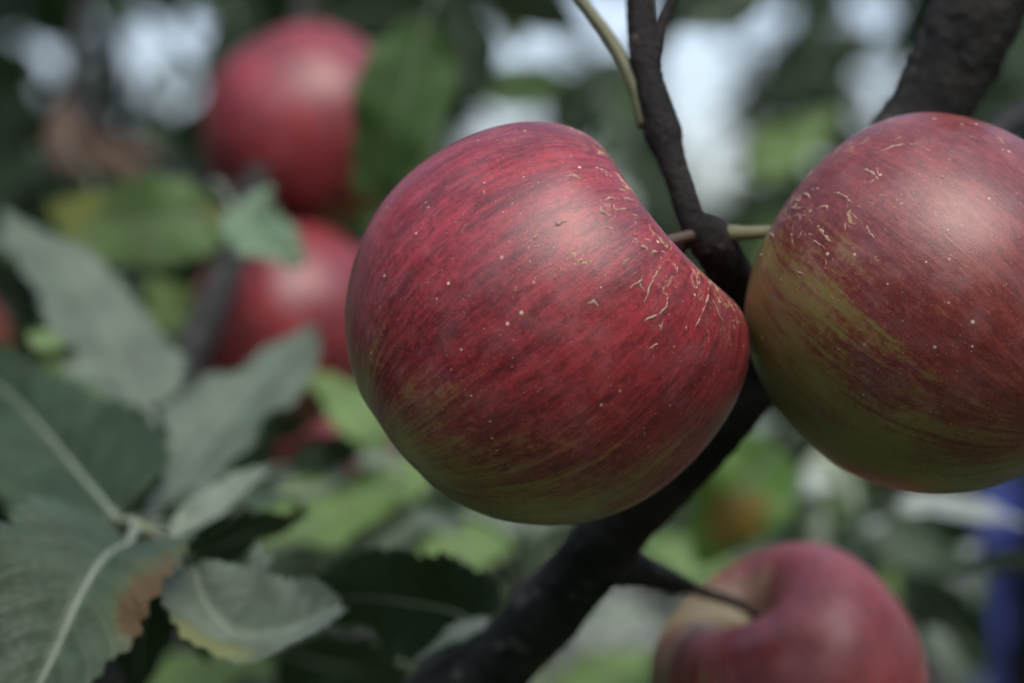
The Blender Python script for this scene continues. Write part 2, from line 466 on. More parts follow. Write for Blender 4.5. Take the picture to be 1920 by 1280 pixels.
def apple_mesh(seed, squash=1.0, lobes=0.012, saddle=(0.03, 0.0, 0.02), nseg=120, nprof=84):
    rg = np.random.default_rng(seed)
    pr = catmull(PROFILE, nprof)
    pr[:, 0] = np.maximum(pr[:, 0], 0)
    ph = rg.uniform(0, 6.28, 5)
    a = np.linspace(0, 2 * np.pi, nseg, endpoint=False)
    V = []
    for r, z in pr[1:-1]:
        low = max(0.0, -z) ** 1.5
        hi = max(0.0, z) ** 1.5
        k = 1 + lobes * (0.4 + 1.0 * low) * np.cos(5 * a + ph[0]) + 0.022 * np.cos(2 * a + ph[1]) + 0.014 * np.cos(3 * a + ph[2])
        zz = z * squash + hi * saddle[0] * np.cos(2 * (a - saddle[1])) * min(1, r * 2) + hi * saddle[2] * np.cos(a - saddle[1]) * min(1, r * 2) \
            - low * lobes * 0.8 * np.cos(5 * a + ph[0]) * min(1, r * 3)
        V.append(np.stack([r * k * np.cos(a), r * k * np.sin(a), zz + 0 * a], 1))
    rings = len(V)
    V = np.vstack(V + [np.array([[0, 0, pr[0, 1] * squash]]), np.array([[0, 0, pr[-1, 1] * squash]])])
    F = []
    for i in range(rings - 1):
        for j in range(nseg):
            k = (j + 1) % nseg
            F.append((i * nseg + j, (i + 1) * nseg + j, (i + 1) * nseg + k, i * nseg + k))
    e0, e1 = rings * nseg, rings * nseg + 1
    for j in range(nseg):
        k = (j + 1) % nseg
        F.append((e0, j, k))
        F.append((e1, (rings - 1) * nseg + k, (rings - 1) * nseg + j))
    return V, F

def apple(px, py, d, rpx, axis, spin, mat, label, stalk_to=None, stalk_mat=None, stalk_r=0.0013, seed=1, squash=1.0, calyx=True, lobes=0.012, stalk_mid=None, saddle=0.03, high=(0, 0, 1), lean=0.03):
    """rpx = equatorial radius in photo pixels at that distance; axis = direction of the stalk end in the world"""
    R = rpx * KPX * d
    ctr = P(px, py, d)
    root = empty('apple', ctr)
    zax = Vector(axis).normalized()
    q = zax.to_track_quat('Z', 'Y').to_matrix() @ Matrix.Rotation(spin, 3, 'Z')
    root.rotation_euler = q.to_euler()
    root.scale = (R, R, R)
    tag(root, label, 'apple', 'apples on the tree')
    lh = q.transposed() @ Vector(high)
    V, F = apple_mesh(seed, squash, lobes, (saddle, math.atan2(lh.y, lh.x), lean))
    mesh_obj('skin', V, F, mat, root)
    inv = (Matrix.Translation(ctr) @ q.to_4x4() @ Matrix.Diagonal((R, R, R, 1))).inverted()
    if stalk_to is not None:
        e = inv @ Vector(stalk_to)
        m = stalk_mid and (inv @ Vector(stalk_mid)) or Vector((0, 0, 0.5 * squash)) * 0.35 + e * 0.65 + Vector((0, 0, 0.12))
        rs = stalk_r / R
        tube('stalk', [(0, 0, 0.44 * squash), (0.0, 0.0, 0.66 * squash), tuple(m), tuple(e)], [rs * 1.2, rs * 0.9, rs, rs * 1.5],
             stalk_mat or M_STALK, root, rings=18, seg=10, rough=0.06, seed=seed)
    if calyx:
        vs, fs = [], []
        for k in range(5):
            a = k * 2 * math.pi / 5
            b = len(vs)
            for (rr, w, zz) in ((0.03, 0.03, -0.90), (0.06, 0.03, -0.925), (0.08, 0.018, -0.965), (0.06, 0.004, -0.985)):
                for s in (-1, 1):
                    vs.append((rr * math.cos(a) - s * w * math.sin(a), rr * math.sin(a) + s * w * math.cos(a), zz * squash))
            for i in range(3):
                fs.append((b + 2 * i, b + 2 * i + 1, b + 2 * i + 3, b + 2 * i + 2))
        mesh_obj('calyx', vs, fs, M_BSTALK, root)
    return root, inv, R

def toward(dx, dy, dcam):
    """image right, image up, towards the camera"""
    return Vector((dx, -dcam, dy))

def local_dir(axis, spin, w):
    zax = Vector(axis).normalized()
    q = zax.to_track_quat('Z', 'Y').to_matrix() @ Matrix.Rotation(spin, 3, 'Z')
    return q.transposed() @ Vector(w)

M_RUSSET = mat_plain('russet', (0.34, 0.24, 0.17), 0.75, (0.20, 0.09, 0.07), 420)

def russet(root, inv, marks, ox, oy, k, width=0.00025):
    """thin corky scars that stand proud of the skin; marks are polylines seen on the photo"""
    from mathutils.bvhtree import BVHTree
    me = next(c for c in root.children if c.name.startswith('skin')).data
    bvh = BVHTree.FromPolygons([v.co.copy() for v in me.vertices], [tuple(p.vertices) for p in me.polygons])
    o = inv @ CAM
    R = root.scale[0]
    rg = np.random.default_rng(len(marks))
    VV, FF = [], []
    for mk in marks:
        wd = width * (mk[0] if isinstance(mk[0], (int, float)) else 1.0)
        pts = [p for p in mk if not isinstance(p, (int, float))]
        n = max(5, int(sum(math.dist(pts[i], pts[i + 1]) for i in range(len(pts) - 1)) / 14))
        c2 = catmull(pts, n) if len(pts) > 2 else catmull([pts[0], ((pts[0][0] + pts[1][0]) / 2 + 3, (pts[0][1] + pts[1][1]) / 2 - 4), pts[1]], n)
        c2 = c2 + rg.normal(size=c2.shape) * 2.2
        path = []
        for x, y in c2:
            w = P(ox + x / k, oy + y / k, 0.5)
            d = (inv @ w - o).normalized()
            hit, nn, _, _ = bvh.ray_cast(o, d)
            if hit is not None and nn.dot(d) < -0.08:
                path.append(tuple(hit - nn * (wd * 0.58 / R)))
        if len(path) < 3: continue
        rr = [wd / R * (0.35 + 0.65 * math.sin(math.pi * (i + 0.6) / (len(path) + 0.2))) * rg.uniform(0.6, 1.35) for i in range(len(path))]
        V, F = tube_geo(path, rr, rings=len(path) * 2, seg=6, rough=0.2, seed=len(VV))
        b = sum(len(v) for v in VV)
        VV.append(V); FF += [tuple(i + b for i in f) for f in F]
    ob = mesh_obj('russet', np.vstack(VV), FF, M_RUSSET, root)
    ob['kind'] = 'stuff'
    ob['label'] = 'pale corky russet lines round the stalk end'

AX_MAIN = toward(0.80, 0.60, 0.06)
AX_RIGHT = toward(-0.68, 0.62, -0.40)
AX_LOW = toward(-0.44, 0.84, 0.27)
AX_UP = toward(-0.35, 0.75, -0.45)

m_main = mat_apple('apple_skin_red_streaked', local_dir(AX_MAIN, 0.6, (0.28, -0.50, 0.82)), 0.36, 1.0, russet=0.8)
m_right = mat_apple('apple_skin_red_green', local_dir(AX_RIGHT, 2.1, (0.62, -0.35, 0.70)), 0.26, 2.0, red1=(0.205, 0.042, 0.038), red2=(0.09, 0.017, 0.016), green=(0.175, 0.155, 0.046), russet=0.8, rough_mix=1.35)
m_low = mat_apple('apple_skin_pale_cavity', local_dir(AX_LOW, 0.3, (0.75, -0.5, 0.3)), 0.35, 3.0, cav=0.42, russet=0.0, dots=0.7, red1=(0.33, 0.068, 0.07), red2=(0.14, 0.024, 0.028), rough_mix=1.3, green=(0.26, 0.215, 0.10))
m_up = mat_apple('apple_skin_crimson', local_dir(AX_UP, 1.0, (-0.45, -0.7, 0.45)), 0.55, 4.0, russet=0.0, dots=0.5, green=(0.36, 0.28, 0.07))

SPUR = P(1335, 455, 0.505)
a_main = apple(1019, 610, 0.492, 371, AX_MAIN, 0.6, m_main, 'large red apple in sharp focus at the centre of the picture', stalk_to=P(1335, 445, 0.515), stalk_mat=M_BSTALK, seed=21, squash=0.98, saddle=0.036, lean=-0.045, lobes=0.005, high=(-0.6, 0, 0.8))
a_right = apple(1746, 574, 0.500, 353, AX_RIGHT, 2.1, m_right, 'red and green streaked apple in focus, cut by the right edge', stalk_to=P(1352, 440, 0.506),
      stalk_r=0.0015, seed=35, squash=1.0, stalk_mid=P(1420, 436, 0.504), saddle=0.0, lobes=0.008, high=(0.6, 0, 0.8))
apple(1482, 1286, 0.60, 262, AX_LOW, 0.3, m_low, 'slightly blurred apple at the bottom edge with its stalk cavity showing', stalk_to=P(1215, 1075, 0.575),
      stalk_mat=M_BSTALK, stalk_r=0.0017, seed=44, stalk_mid=P(1310, 1105, 0.585))
apple(572, 243, 0.95, 190, AX_UP, 1.0, m_up, 'blurred crimson apple at the upper left behind a dark green leaf', stalk_to=P(600, 20, 0.96), stalk_mat=M_BSTALK, seed=52)
apple(544, 614, 0.92, 188, AX_UP, 1.0, m_up, 'blurred red apple with a small mint green leaf lying over it', stalk_to=P(520, 395, 0.92), stalk_mat=M_BSTALK, seed=53)
apple(640, 838, 1.15, 118, AX_UP, 1.3, m_up, 'dark red apple almost hidden by leaves at the left of the central apple', stalk_to=P(610, 690, 1.17), stalk_mat=M_BSTALK, seed=54)
apple(-78, 640, 1.25, 92, AX_UP, 0.8, m_up, 'sliver of a pinkish apple at the left edge above the dark green leaf', stalk_to=P(-60, 520, 1.27), stalk_mat=M_BSTALK, seed=55)

russet(a_main[0], a_main[1], [
    [1.5, (700, 560), (700, 640), (660, 710), (630, 770), (600, 860), (570, 930)], [(590, 670), (575, 730), (500, 770)], [(575, 730), (590, 765), (610, 790)],
    [1.2, (700, 670), (735, 700), (715, 780), (740, 820), (720, 900), (560, 990), (470, 1055)], [(715, 960), (695, 1025)],
    [1.3, (970, 720), (990, 790), (965, 880), (920, 980), (870, 1080)], [(1000, 800), (1050, 920), (1080, 970)], [(860, 980), (850, 1030)],
    [1.2, (520, 580), (470, 630)], [2.2, (580, 520), (630, 540)], [1.4, (330, 400), (400, 410), (430, 440)], [2.2, (405, 445), (425, 425)],
    [1.8, (330, 260), (350, 310), (410, 340)], [1.5, (420, 250), (430, 300), (500, 290)], [1.5, (360, 240), (430, 230)], [2.0, (110, 98), (170, 95), (235, 112)],
    [1.8, (45, 410), (95, 375), (155, 365)], [1.6, (205, 620), (240, 585)], [1.6, (260, 860), (300, 850), (330, 890)], [2.2, (280, 40), (350, 60), (420, 110)],
    [2.0, (350, 90), (400, 100)], [1.8, (430, 180), (500, 190)], [1.8, (480, 230), (540, 250)], [1.6, (500, 320), (570, 340)], [1.2, (520, 400), (560, 370)],
    [(630, 1135), (680, 1100)], [1.2, (765, 1140), (790, 1110)], [1.4, (1010, 1225), (1020, 1195)], [(440, 530), (470, 540)], [1.3, (-95, 500), (-40, 450)],
    [1.4, (-500, 420), (-460, 380)], [1.2, (530, 470), (560, 490)], [1.5, (640, 560), (690, 545)], [1.3, (600, 470), (650, 500)], [(800, 640), (790, 720)],
    [(880, 690), (900, 780)], [(930, 720), (935, 760)], [1.5, (700, 545), (745, 580)]], 1020, 300, 3.2)
russet(a_right[0], a_right[1], [
    [2.0, (740, 370), (800, 390), (860, 440)], [(830, 440), (790, 465)], [1.4, (580, 520), (640, 530), (690, 580)], [1.3, (655, 575), (690, 560)],
    [1.5, (480, 620), (530, 600), (560, 630)], [1.3, (300, 670), (360, 655), (420, 650)], [1.3, (370, 650), (385, 690)], [1.2, (350, 690), (335, 780), (350, 860)],
    [1.4, (400, 740), (370, 790)], [2.4, (480, 710), (520, 760), (570, 820)], [2.0, (400, 520), (460, 560)], [1.3, (780, 710), (800, 750), (830, 790)],
    [(540, 910), (530, 1000)], [1.2, (850, 540), (910, 530)], [1.2, (840, 280), (900, 255), (980, 230), (1110, 225)], [(460, 800), (540, 860)],
    [1.4, (280, 600), (350, 610), (420, 600)], [(350, 980), (430, 1020)], [1.6, (390, 540), (360, 590), (340, 640)], [(730, 600), (740, 610)], [1.6, (940, 600), (950, 615)],
    [1.6, (190, 760), (240, 790)], [1.4, (120, 880), (160, 900)], [(1130, 250), (1180, 270)], [1.3, (1220, 410), (1260, 440)], [1.3, (250, 690), (290, 660)],
    [1.5, (330, 560), (380, 570)], [1.3, (440, 480), (470, 520)]], 1380, 200, 3.2)

# ------------------------------------------------------------------ the near tree
tree = empty('apple_tree', (0, 0, 0))
tag(tree, 'near apple tree with dark diagonal limb, twigs and rosette of grey-green leaves', 'tree')

TRUNK_TOP = Vector((-0.36, 0.80, 0.80))
tube('trunk', [(-0.42, 0.88, -0.1), (-0.41, 0.87, 0.10), (-0.39, 0.85, 0.42), TRUNK_TOP, (-0.38, 0.86, 1.05)],
     [0.085, 0.062, 0.052, 0.047, 0.034], M_LIMB, tree, rings=60, seg=24, rough=0.05, seed=3)
tube('limb', [TRUNK_TOP, (-0.25, 0.72, 1.10), (-0.10, 0.63, 1.33), P(760, 1420, 0.60), P(915, 1265, 0.585), P(1077, 1090, 0.568), P(1160, 985, 0.556), P(1310, 830, 0.55), P(1440, 665, 0.553),
              P(1600, 440, 0.557), P(1735, 215, 0.556), P(1835, 0, 0.552), P(1900, -240, 0.55), P(1980, -620, 0.56), P(2050, -1100, 0.60)],
     [0.042, 0.024, 0.0135, 0.0108, 0.0096, 0.0084, 0.0076, 0.0078, 0.0080, 0.0088, 0.0098, 0.0108, 0.0100, 0.0080, 0.0050],
     M_LIMB, tree, rings=260, seg=32, rough=0.06, nodes=[(0.33, 0.06, 0.008), (0.62, 0.08, 0.012), (0.70, 0.10, 0.01)], seed=5)
# thin ridge ring near the lower end of the limb
tube('spur', [P(1440, 640, 0.548), P(1400, 560, 0.53), P(1362, 500, 0.514), P(1330, 440, 0.506), P(1300, 415, 0.505)],
     [0.0062, 0.0054, 0.0052, 0.0044, 0.0030], M_TWIG, tree, rings=40, seg=18, rough=0.07, nodes=[(0.35, 0.15, 0.05), (0.7, 0.18, 0.06)], seed=6)
tube('twig', [P(1330, 470, 0.506), P(1300, 420, 0.505), P(1275, 345, 0.507), P(1240, 240, 0.51), P(1218, 150, 0.513), P(1203, 60, 0.516), P(1196, -60, 0.52), P(1170, -300, 0.53), P(1120, -620, 0.56)],
     [0.0034, 0.0032, 0.0031, 0.0038, 0.0034, 0.0032, 0.0031, 0.0027, 0.0016], M_TWIG, tree, rings=90, seg=16, rough=0.05, nodes=[(0.36, 0.18, 0.025), (0.55, 0.12, 0.02)], seed=7)
tube('twig', [P(1212, 236, 0.511), P(1196, 180, 0.513), P(1160, 100, 0.517), P(1112, 30, 0.522), P(1060, -40, 0.53), P(960, -180, 0.55)],
     [0.0021, 0.0018, 0.0016, 0.0015, 0.0013, 0.0008], M_GTWIG, tree, rings=40, seg=12, rough=0.05, seed=8)
tube('twig', [P(1226, 110, 0.515), P(1240, 50, 0.517), P(1262, -5, 0.52), P(1300, -90, 0.525), P(1370, -220, 0.54)],
     [0.0020, 0.0016, 0.0014, 0.0013, 0.0008], M_TWIG, tree, rings=30, seg=12, rough=0.05, seed=9)
# knot where the right-hand apple's stalk leaves the spur
tube('spur', [P(1272, 468, 0.508), P(1298, 445, 0.506), P(1330, 424, 0.505), P(1352, 432, 0.506)], [0.0012, 0.0020, 0.0027, 0.0020], M_TWIG, tree, rings=20, seg=14, rough=0.08, seed=10)
# short spur carrying the low apple
tube('spur', [P(1130, 1060, 0.562), P(1180, 1062, 0.566), P(1225, 1078, 0.574), P(1290, 1100, 0.583)], [0.0058, 0.0048, 0.0038, 0.0021], M_LIMB, tree, rings=20, seg=14, rough=0.1, seed=11)
# dark branch at the left carrying the rosette and the two blurred apples
tube('branch', [TRUNK_TOP + Vector((0.0, 0.02, 0.1)), (-0.27, 0.74, 1.22), P(150, 1420, 0.66), P(215, 1160, 0.71), P(262, 900, 0.745), P(305, 770, 0.77), P(395, 585, 0.82), P(470, 380, 0.90), P(560, 60, 1.0), P(620, -250, 1.05)],
     [0.020, 0.012, 0.0092, 0.0086, 0.0078, 0.0072, 0.0064, 0.0055, 0.0045, 0.002], M_LIMB, tree, rings=110, seg=16, rough=0.05, seed=12)
tube('branch', [P(470, 380, 0.90), P(330, 335, 0.98), P(195, 290, 1.05), P(150, 150, 1.1), P(165, -40, 1.15)], [0.0055, 0.0055, 0.006, 0.005, 0.003], M_LIMB, tree, rings=40, seg=12, rough=0.05, seed=13)
# thin dark branch behind the right-hand apple
tube('branch', [P(1700, 420, 0.60), P(1850, 270, 0.66), P(1960, 190, 0.70), P(2150, 60, 0.78)], [0.004, 0.0042, 0.0042, 0.003], M_LIMB, tree, rings=24, seg=12, rough=0.05, seed=14)
tube('twig', [P(247, 980, 0.735), P(256, 992, 0.66), P(266, 1003, 0.597)], [0.005, 0.0042, 0.0036], M_GTWIG, tree, rings=16, seg=12, rough=0.08, seed=15)

def leaf(pts, width, nrm, mat, fold=0.25, wave=0.05, curl=0.0, petiole=None, seed=0, N=84, U=15, shape=0.8, rib=0.0008, twist=0.0, name='leaf', parent=None, rib_mat=None):
    """one blade along a curve of points (base to tip); nrm = direction its upper side faces; width in metres"""
    rg = np.random.default_rng(seed + 500)
    d0 = min(p[1] for p in pts)
    if d0 < 0.70 and not 13 <= seed <= 15:
        # the rosette hangs a little further back than the fruit
        def back(p):
            p = Vector(p)
            k = (0.462 + (p.y - 0.462) * 1.4) / p.y
            return CAM + (p - CAM) * k
        width *= (0.462 + (d0 - 0.462) * 1.4) / d0
        pts = [back(p) for p in pts]
        petiole = petiole and back(petiole)
    c = catmull([tuple(p) for p in pts], N)
    t = np.gradient(c, axis=0)
    t /= np.linalg.norm(t, axis=1)[:, None]
    h = np.array(tuple(Vector(nrm).normalized()))
    n = h - t * (t @ h)[:, None]
    n /= np.linalg.norm(n, axis=1)[:, None] + 1e-9
    b = np.cross(t, n)
    s = np.linspace(0, 1, N)
    if twist:
        a = (s - 0.5) * twist
        n, b = n * np.cos(a)[:, None] + b * np.sin(a)[:, None], b * np.cos(a)[:, None] - n * np.sin(a)[:, None]
    w = np.sin(np.pi * s ** shape) ** 0.72 * (1 - 0.18 * s) * width * 0.53
    w = np.maximum(w, width * 0.004)
    us = np.linspace(-1, 1, U)
    phs = rg.uniform(0, 6.28, 4)
    V, UV = [], []
    for j, u in enumerate(us):
        au = abs(u)
        ww = w.copy()
        if au > 0.99:
            ww = ww * (1 + 0.075 * (2 * ((s * 19 + 0.3 * np.sign(u)) % 1.0) - 1)) * (1 + 0.03 * np.sin(s * 37 + phs[0] * u))
        dlat = u * ww
        hgt = np.abs(dlat) * math.tan(fold) + wave * width * au ** 2 * np.sin(2 * np.pi * 1.9 * s + phs[1 if u < 0 else 2]) \
            + 0.4 * wave * width * au ** 2 * np.sin(2 * np.pi * 4.3 * s + phs[3] * np.sign(u)) \
            - curl * ww * au ** 3 \
            + 0.022 * width * np.abs(np.sin(np.pi * (9 * s - 2.1 * au))) * (1 - au ** 4) * min(1.0, au * 4)
        V.append(c + b * (dlat * math.cos(fold * 0.6))[:, None] + n * hgt[:, None])
        UV.append(np.stack([s, np.full(N, u * 0.5 + 0.5)], 1))
    V = np.vstack(V); UV = np.vstack(UV)
    F = [(j * N + i, j * N + i + 1, (j + 1) * N + i + 1, (j + 1) * N + i) for j in range(U - 1) for i in range(N - 1)]
    # upper side must face +n
    v0 = np.cross(V[F[0][1]] - V[F[0][0]], V[F[0][3]] - V[F[0][0]])
    k = (U // 2) * (N - 1) + N // 2
    f = F[k]
    if np.dot(np.cross(V[f[1]] - V[f[0]], V[f[3]] - V[f[0]]), n[N // 2]) < 0:
        F = [q[::-1] for q in F]
    o = mesh_obj(name, V, F, mat, parent or tree, uv=UV)
    step = [c[i] for i in range(0, N, 6)]
    rr = [rib * (1 - 0.8 * i / (len(step) - 1)) for i in range(len(step))]
    tube('midrib', step, rr, rib_mat or M_RIB, o, rings=28, seg=6, seed=seed)
    if petiole is not None:
        p0 = np.array(tuple(petiole))
        mid = (p0 + c[0]) / 2 + np.array([0, 0, 0.002])
        tube('petiole', [p0, mid, c[0] + t[0] * 0.0015], [rib * 1.5, rib * 1.15, rib], rib_mat or M_RIB, o, rings=10, seg=8, seed=seed)
    return o

CAMV = Vector((0, -1, 0)); UP = Vector((0, 0, 1))
def nv(right, up, cam): return Vector((right, -cam, up))
RO = P(262, 1000, 0.56)
cm = 0.01
# --- rosette at the lower left, nearest leaves
leaf([P(243, 1020, 0.545), P(196, 1046, 0.532), P(150, 1119, 0.523), P(109, 1212, 0.517), P(60, 1310, 0.512), P(-10, 1440, 0.512)], 4.4 * cm, nv(0.05, 0.60, 0.80), M_LEAFB, fold=0.48, wave=0.05, petiole=RO, seed=1, rib=0.0013, shape=0.62)
leaf([P(364, 1058, 0.535), P(385, 1130, 0.530), P(440, 1190, 0.527), P(520, 1190, 0.526), P(590, 1160, 0.528), P(640, 1130, 0.532)], 3.2 * cm, nv(0.05, 0.7, 0.7), M_LEAFCS, fold=0.62, wave=0.07, curl=-0.1, seed=2, rib=0.0006, shape=0.9)
leaf([P(318, 1030, 0.548), P(324, 1080, 0.541), P(328, 1120, 0.538), P(326, 1166, 0.538)], 0.62 * cm, nv(-0.1, 0.35, 0.9), M_LEAFP, fold=0.25, petiole=RO, seed=3, rib=0.0005)
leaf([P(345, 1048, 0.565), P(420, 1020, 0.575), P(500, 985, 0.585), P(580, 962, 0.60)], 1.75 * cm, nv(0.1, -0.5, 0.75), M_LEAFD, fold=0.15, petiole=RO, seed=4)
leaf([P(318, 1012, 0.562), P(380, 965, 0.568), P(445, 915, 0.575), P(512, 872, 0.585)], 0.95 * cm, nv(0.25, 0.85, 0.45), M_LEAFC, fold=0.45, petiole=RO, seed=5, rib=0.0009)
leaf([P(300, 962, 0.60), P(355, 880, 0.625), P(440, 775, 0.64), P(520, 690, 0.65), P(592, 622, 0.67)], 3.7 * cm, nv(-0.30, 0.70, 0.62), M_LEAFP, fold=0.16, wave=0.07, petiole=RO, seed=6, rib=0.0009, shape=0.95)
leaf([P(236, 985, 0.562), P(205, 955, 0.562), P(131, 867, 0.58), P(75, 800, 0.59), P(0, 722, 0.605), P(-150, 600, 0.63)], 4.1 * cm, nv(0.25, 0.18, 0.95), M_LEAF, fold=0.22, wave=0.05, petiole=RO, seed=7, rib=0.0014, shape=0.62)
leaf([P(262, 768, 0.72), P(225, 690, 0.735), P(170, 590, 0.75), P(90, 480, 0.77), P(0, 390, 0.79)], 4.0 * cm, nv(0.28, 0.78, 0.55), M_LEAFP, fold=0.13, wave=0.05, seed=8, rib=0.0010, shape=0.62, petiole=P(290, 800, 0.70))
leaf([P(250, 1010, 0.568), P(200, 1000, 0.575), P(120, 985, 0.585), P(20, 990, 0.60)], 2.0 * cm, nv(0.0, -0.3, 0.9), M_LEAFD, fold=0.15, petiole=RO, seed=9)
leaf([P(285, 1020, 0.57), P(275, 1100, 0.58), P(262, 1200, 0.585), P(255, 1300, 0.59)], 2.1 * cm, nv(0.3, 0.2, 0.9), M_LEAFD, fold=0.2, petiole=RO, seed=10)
leaf([P(300, 1025, 0.575), P(350, 1075, 0.58), P(380, 1150, 0.585), P(390, 1240, 0.59)], 1.9 * cm, nv(0.2, 0.3, 0.9), M_LEAF, fold=0.25, wave=0.1, petiole=RO, seed=66)
leaf([P(255, 985, 0.585), P(265, 920, 0.595), P(285, 850, 0.605), P(300, 780, 0.615)], 1.7 * cm, nv(-0.4, 0.2, 0.9), M_LEAFD, fold=0.3, wave=0.1, petiole=RO, seed=67)
leaf([P(230, 1000, 0.575), P(150, 1010, 0.585), P(60, 1040, 0.59), P(-40, 1050, 0.60)], 1.9 * cm, nv(0.0, 0.75, 0.6), M_LEAFP, fold=0.3, wave=0.12, petiole=RO, seed=68)
leaf([P(330, 985, 0.60), P(410, 940, 0.61), P(490, 930, 0.62), P(570, 950, 0.63)], 1.6 * cm, nv(0.1, 0.7, 0.6), M_LEAF, fold=0.3, wave=0.12, petiole=RO, seed=69)
# --- behind and to the right of the rosette
leaf([P(480, 1050, 0.66), P(560, 1000, 0.68), P(660, 945, 0.70), P(745, 900, 0.71), P(820, 870, 0.72)], 3.4 * cm, nv(-0.15, 0.75, 0.6), M_LEAFL, fold=0.18, wave=0.08, petiole=P(400, 1060, 0.64), seed=11, rib=0.0011)
leaf([P(500, 930, 0.70), P(560, 915, 0.70), P(640, 895, 0.71), P(700, 900, 0.72)], 1.6 * cm, nv(0.0, 0.85, 0.5), M_LEAFC, fold=0.2, petiole=P(430, 960, 0.68), seed=12)
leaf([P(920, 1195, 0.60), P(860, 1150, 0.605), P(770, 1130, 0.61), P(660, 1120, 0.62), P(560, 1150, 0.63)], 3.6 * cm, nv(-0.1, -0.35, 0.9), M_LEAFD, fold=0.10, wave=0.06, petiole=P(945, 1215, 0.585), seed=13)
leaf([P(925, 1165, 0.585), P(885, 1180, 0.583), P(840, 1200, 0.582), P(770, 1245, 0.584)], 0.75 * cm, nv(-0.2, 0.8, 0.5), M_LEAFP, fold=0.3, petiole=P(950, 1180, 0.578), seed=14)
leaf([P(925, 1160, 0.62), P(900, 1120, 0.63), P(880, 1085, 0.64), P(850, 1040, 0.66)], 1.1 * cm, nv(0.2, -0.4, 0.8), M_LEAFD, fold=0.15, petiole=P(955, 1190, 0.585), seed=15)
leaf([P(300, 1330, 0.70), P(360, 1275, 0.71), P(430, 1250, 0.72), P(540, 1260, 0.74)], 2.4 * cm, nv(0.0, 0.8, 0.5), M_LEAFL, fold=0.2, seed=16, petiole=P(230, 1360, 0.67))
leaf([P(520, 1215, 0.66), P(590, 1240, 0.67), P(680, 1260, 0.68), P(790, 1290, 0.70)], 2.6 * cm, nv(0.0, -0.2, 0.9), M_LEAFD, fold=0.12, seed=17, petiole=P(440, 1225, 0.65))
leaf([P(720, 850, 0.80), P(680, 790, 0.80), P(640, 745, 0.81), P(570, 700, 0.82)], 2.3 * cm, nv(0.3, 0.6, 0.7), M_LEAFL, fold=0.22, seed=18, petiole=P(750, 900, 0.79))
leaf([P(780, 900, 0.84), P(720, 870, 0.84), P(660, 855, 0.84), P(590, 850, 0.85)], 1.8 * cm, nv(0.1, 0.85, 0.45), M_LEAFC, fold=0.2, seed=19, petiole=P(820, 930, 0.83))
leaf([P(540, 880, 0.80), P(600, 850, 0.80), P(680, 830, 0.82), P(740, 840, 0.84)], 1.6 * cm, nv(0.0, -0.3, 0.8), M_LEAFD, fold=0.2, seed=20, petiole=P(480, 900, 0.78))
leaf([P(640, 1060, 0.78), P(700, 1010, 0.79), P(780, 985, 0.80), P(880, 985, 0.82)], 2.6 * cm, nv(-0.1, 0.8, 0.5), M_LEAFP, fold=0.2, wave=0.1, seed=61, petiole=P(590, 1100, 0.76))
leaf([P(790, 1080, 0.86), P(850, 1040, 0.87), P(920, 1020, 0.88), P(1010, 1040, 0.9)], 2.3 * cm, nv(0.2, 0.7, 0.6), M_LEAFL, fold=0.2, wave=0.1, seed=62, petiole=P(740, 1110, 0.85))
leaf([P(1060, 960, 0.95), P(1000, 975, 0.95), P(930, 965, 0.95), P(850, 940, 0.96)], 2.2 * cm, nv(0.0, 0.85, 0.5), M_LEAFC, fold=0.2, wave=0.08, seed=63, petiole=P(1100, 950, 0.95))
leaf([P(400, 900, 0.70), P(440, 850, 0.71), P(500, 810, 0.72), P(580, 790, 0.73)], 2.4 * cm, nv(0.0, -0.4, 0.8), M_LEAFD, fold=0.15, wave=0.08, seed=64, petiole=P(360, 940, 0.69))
leaf([P(90, 960, 0.68), P(60, 900, 0.68), P(10, 850, 0.69), P(-60, 820, 0.7)], 2.2 * cm, nv(0.1, 0.2, 0.9), M_LEAFG, fold=0.2, wave=0.08, seed=65, petiole=P(130, 1010, 0.67))
leaf([P(1040, 1330, 1.1), P(1100, 1280, 1.1), P(1160, 1245, 1.1), P(1240, 1220, 1.1)], 2.8 * cm, nv(0.1, 0.75, 0.6), M_LEAFL, fold=0.2, wave=0.1, seed=91)
leaf([P(1230, 1170, 1.15), P(1180, 1160, 1.15), P(1120, 1170, 1.15), P(1050, 1190, 1.15)], 2.2 * cm, nv(0.1, 0.75, 0.6), M_LEAFC, fold=0.2, wave=0.1, seed=92)
# --- over and round the blurred apples
leaf([P(802, 30, 0.80), P(776, 120, 0.80), P(744, 225, 0.80), P(710, 300, 0.805), P(674, 365, 0.81)], 3.5 * cm, nv(-0.10, 0.15, 0.97), M_LEAFG, fold=0.12, wave=0.05, seed=21, rib=0.0007, petiole=P(850, -40, 0.80))
leaf([P(432, 388, 0.76), P(472, 416, 0.76), P(517, 455, 0.765), P(574, 494, 0.77)], 3.3 * cm, nv(-0.1, 0.75, 0.65), M_LEAFM, fold=0.15, seed=22, petiole=P(400, 340, 0.77))
leaf([P(420, 405, 0.86), P(350, 410, 0.85), P(250, 420, 0.85), P(160, 410, 0.86), P(85, 390, 0.87)], 3.6 * cm, nv(0.1, 0.25, 0.95), M_LEAFY, fold=0.12, seed=23, petiole=P(462, 400, 0.90))
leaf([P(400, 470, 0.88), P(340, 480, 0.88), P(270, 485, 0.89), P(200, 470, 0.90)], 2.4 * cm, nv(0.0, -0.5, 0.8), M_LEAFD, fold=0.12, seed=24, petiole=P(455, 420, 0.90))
leaf([P(330, 620, 0.95), P(322, 580, 0.95), P(318, 530, 0.95), P(330, 470, 0.96)], 2.2 * cm, nv(0.1, 0.7, 0.6), M_LEAFL, fold=0.2, seed=25, petiole=P(360, 660, 0.94))
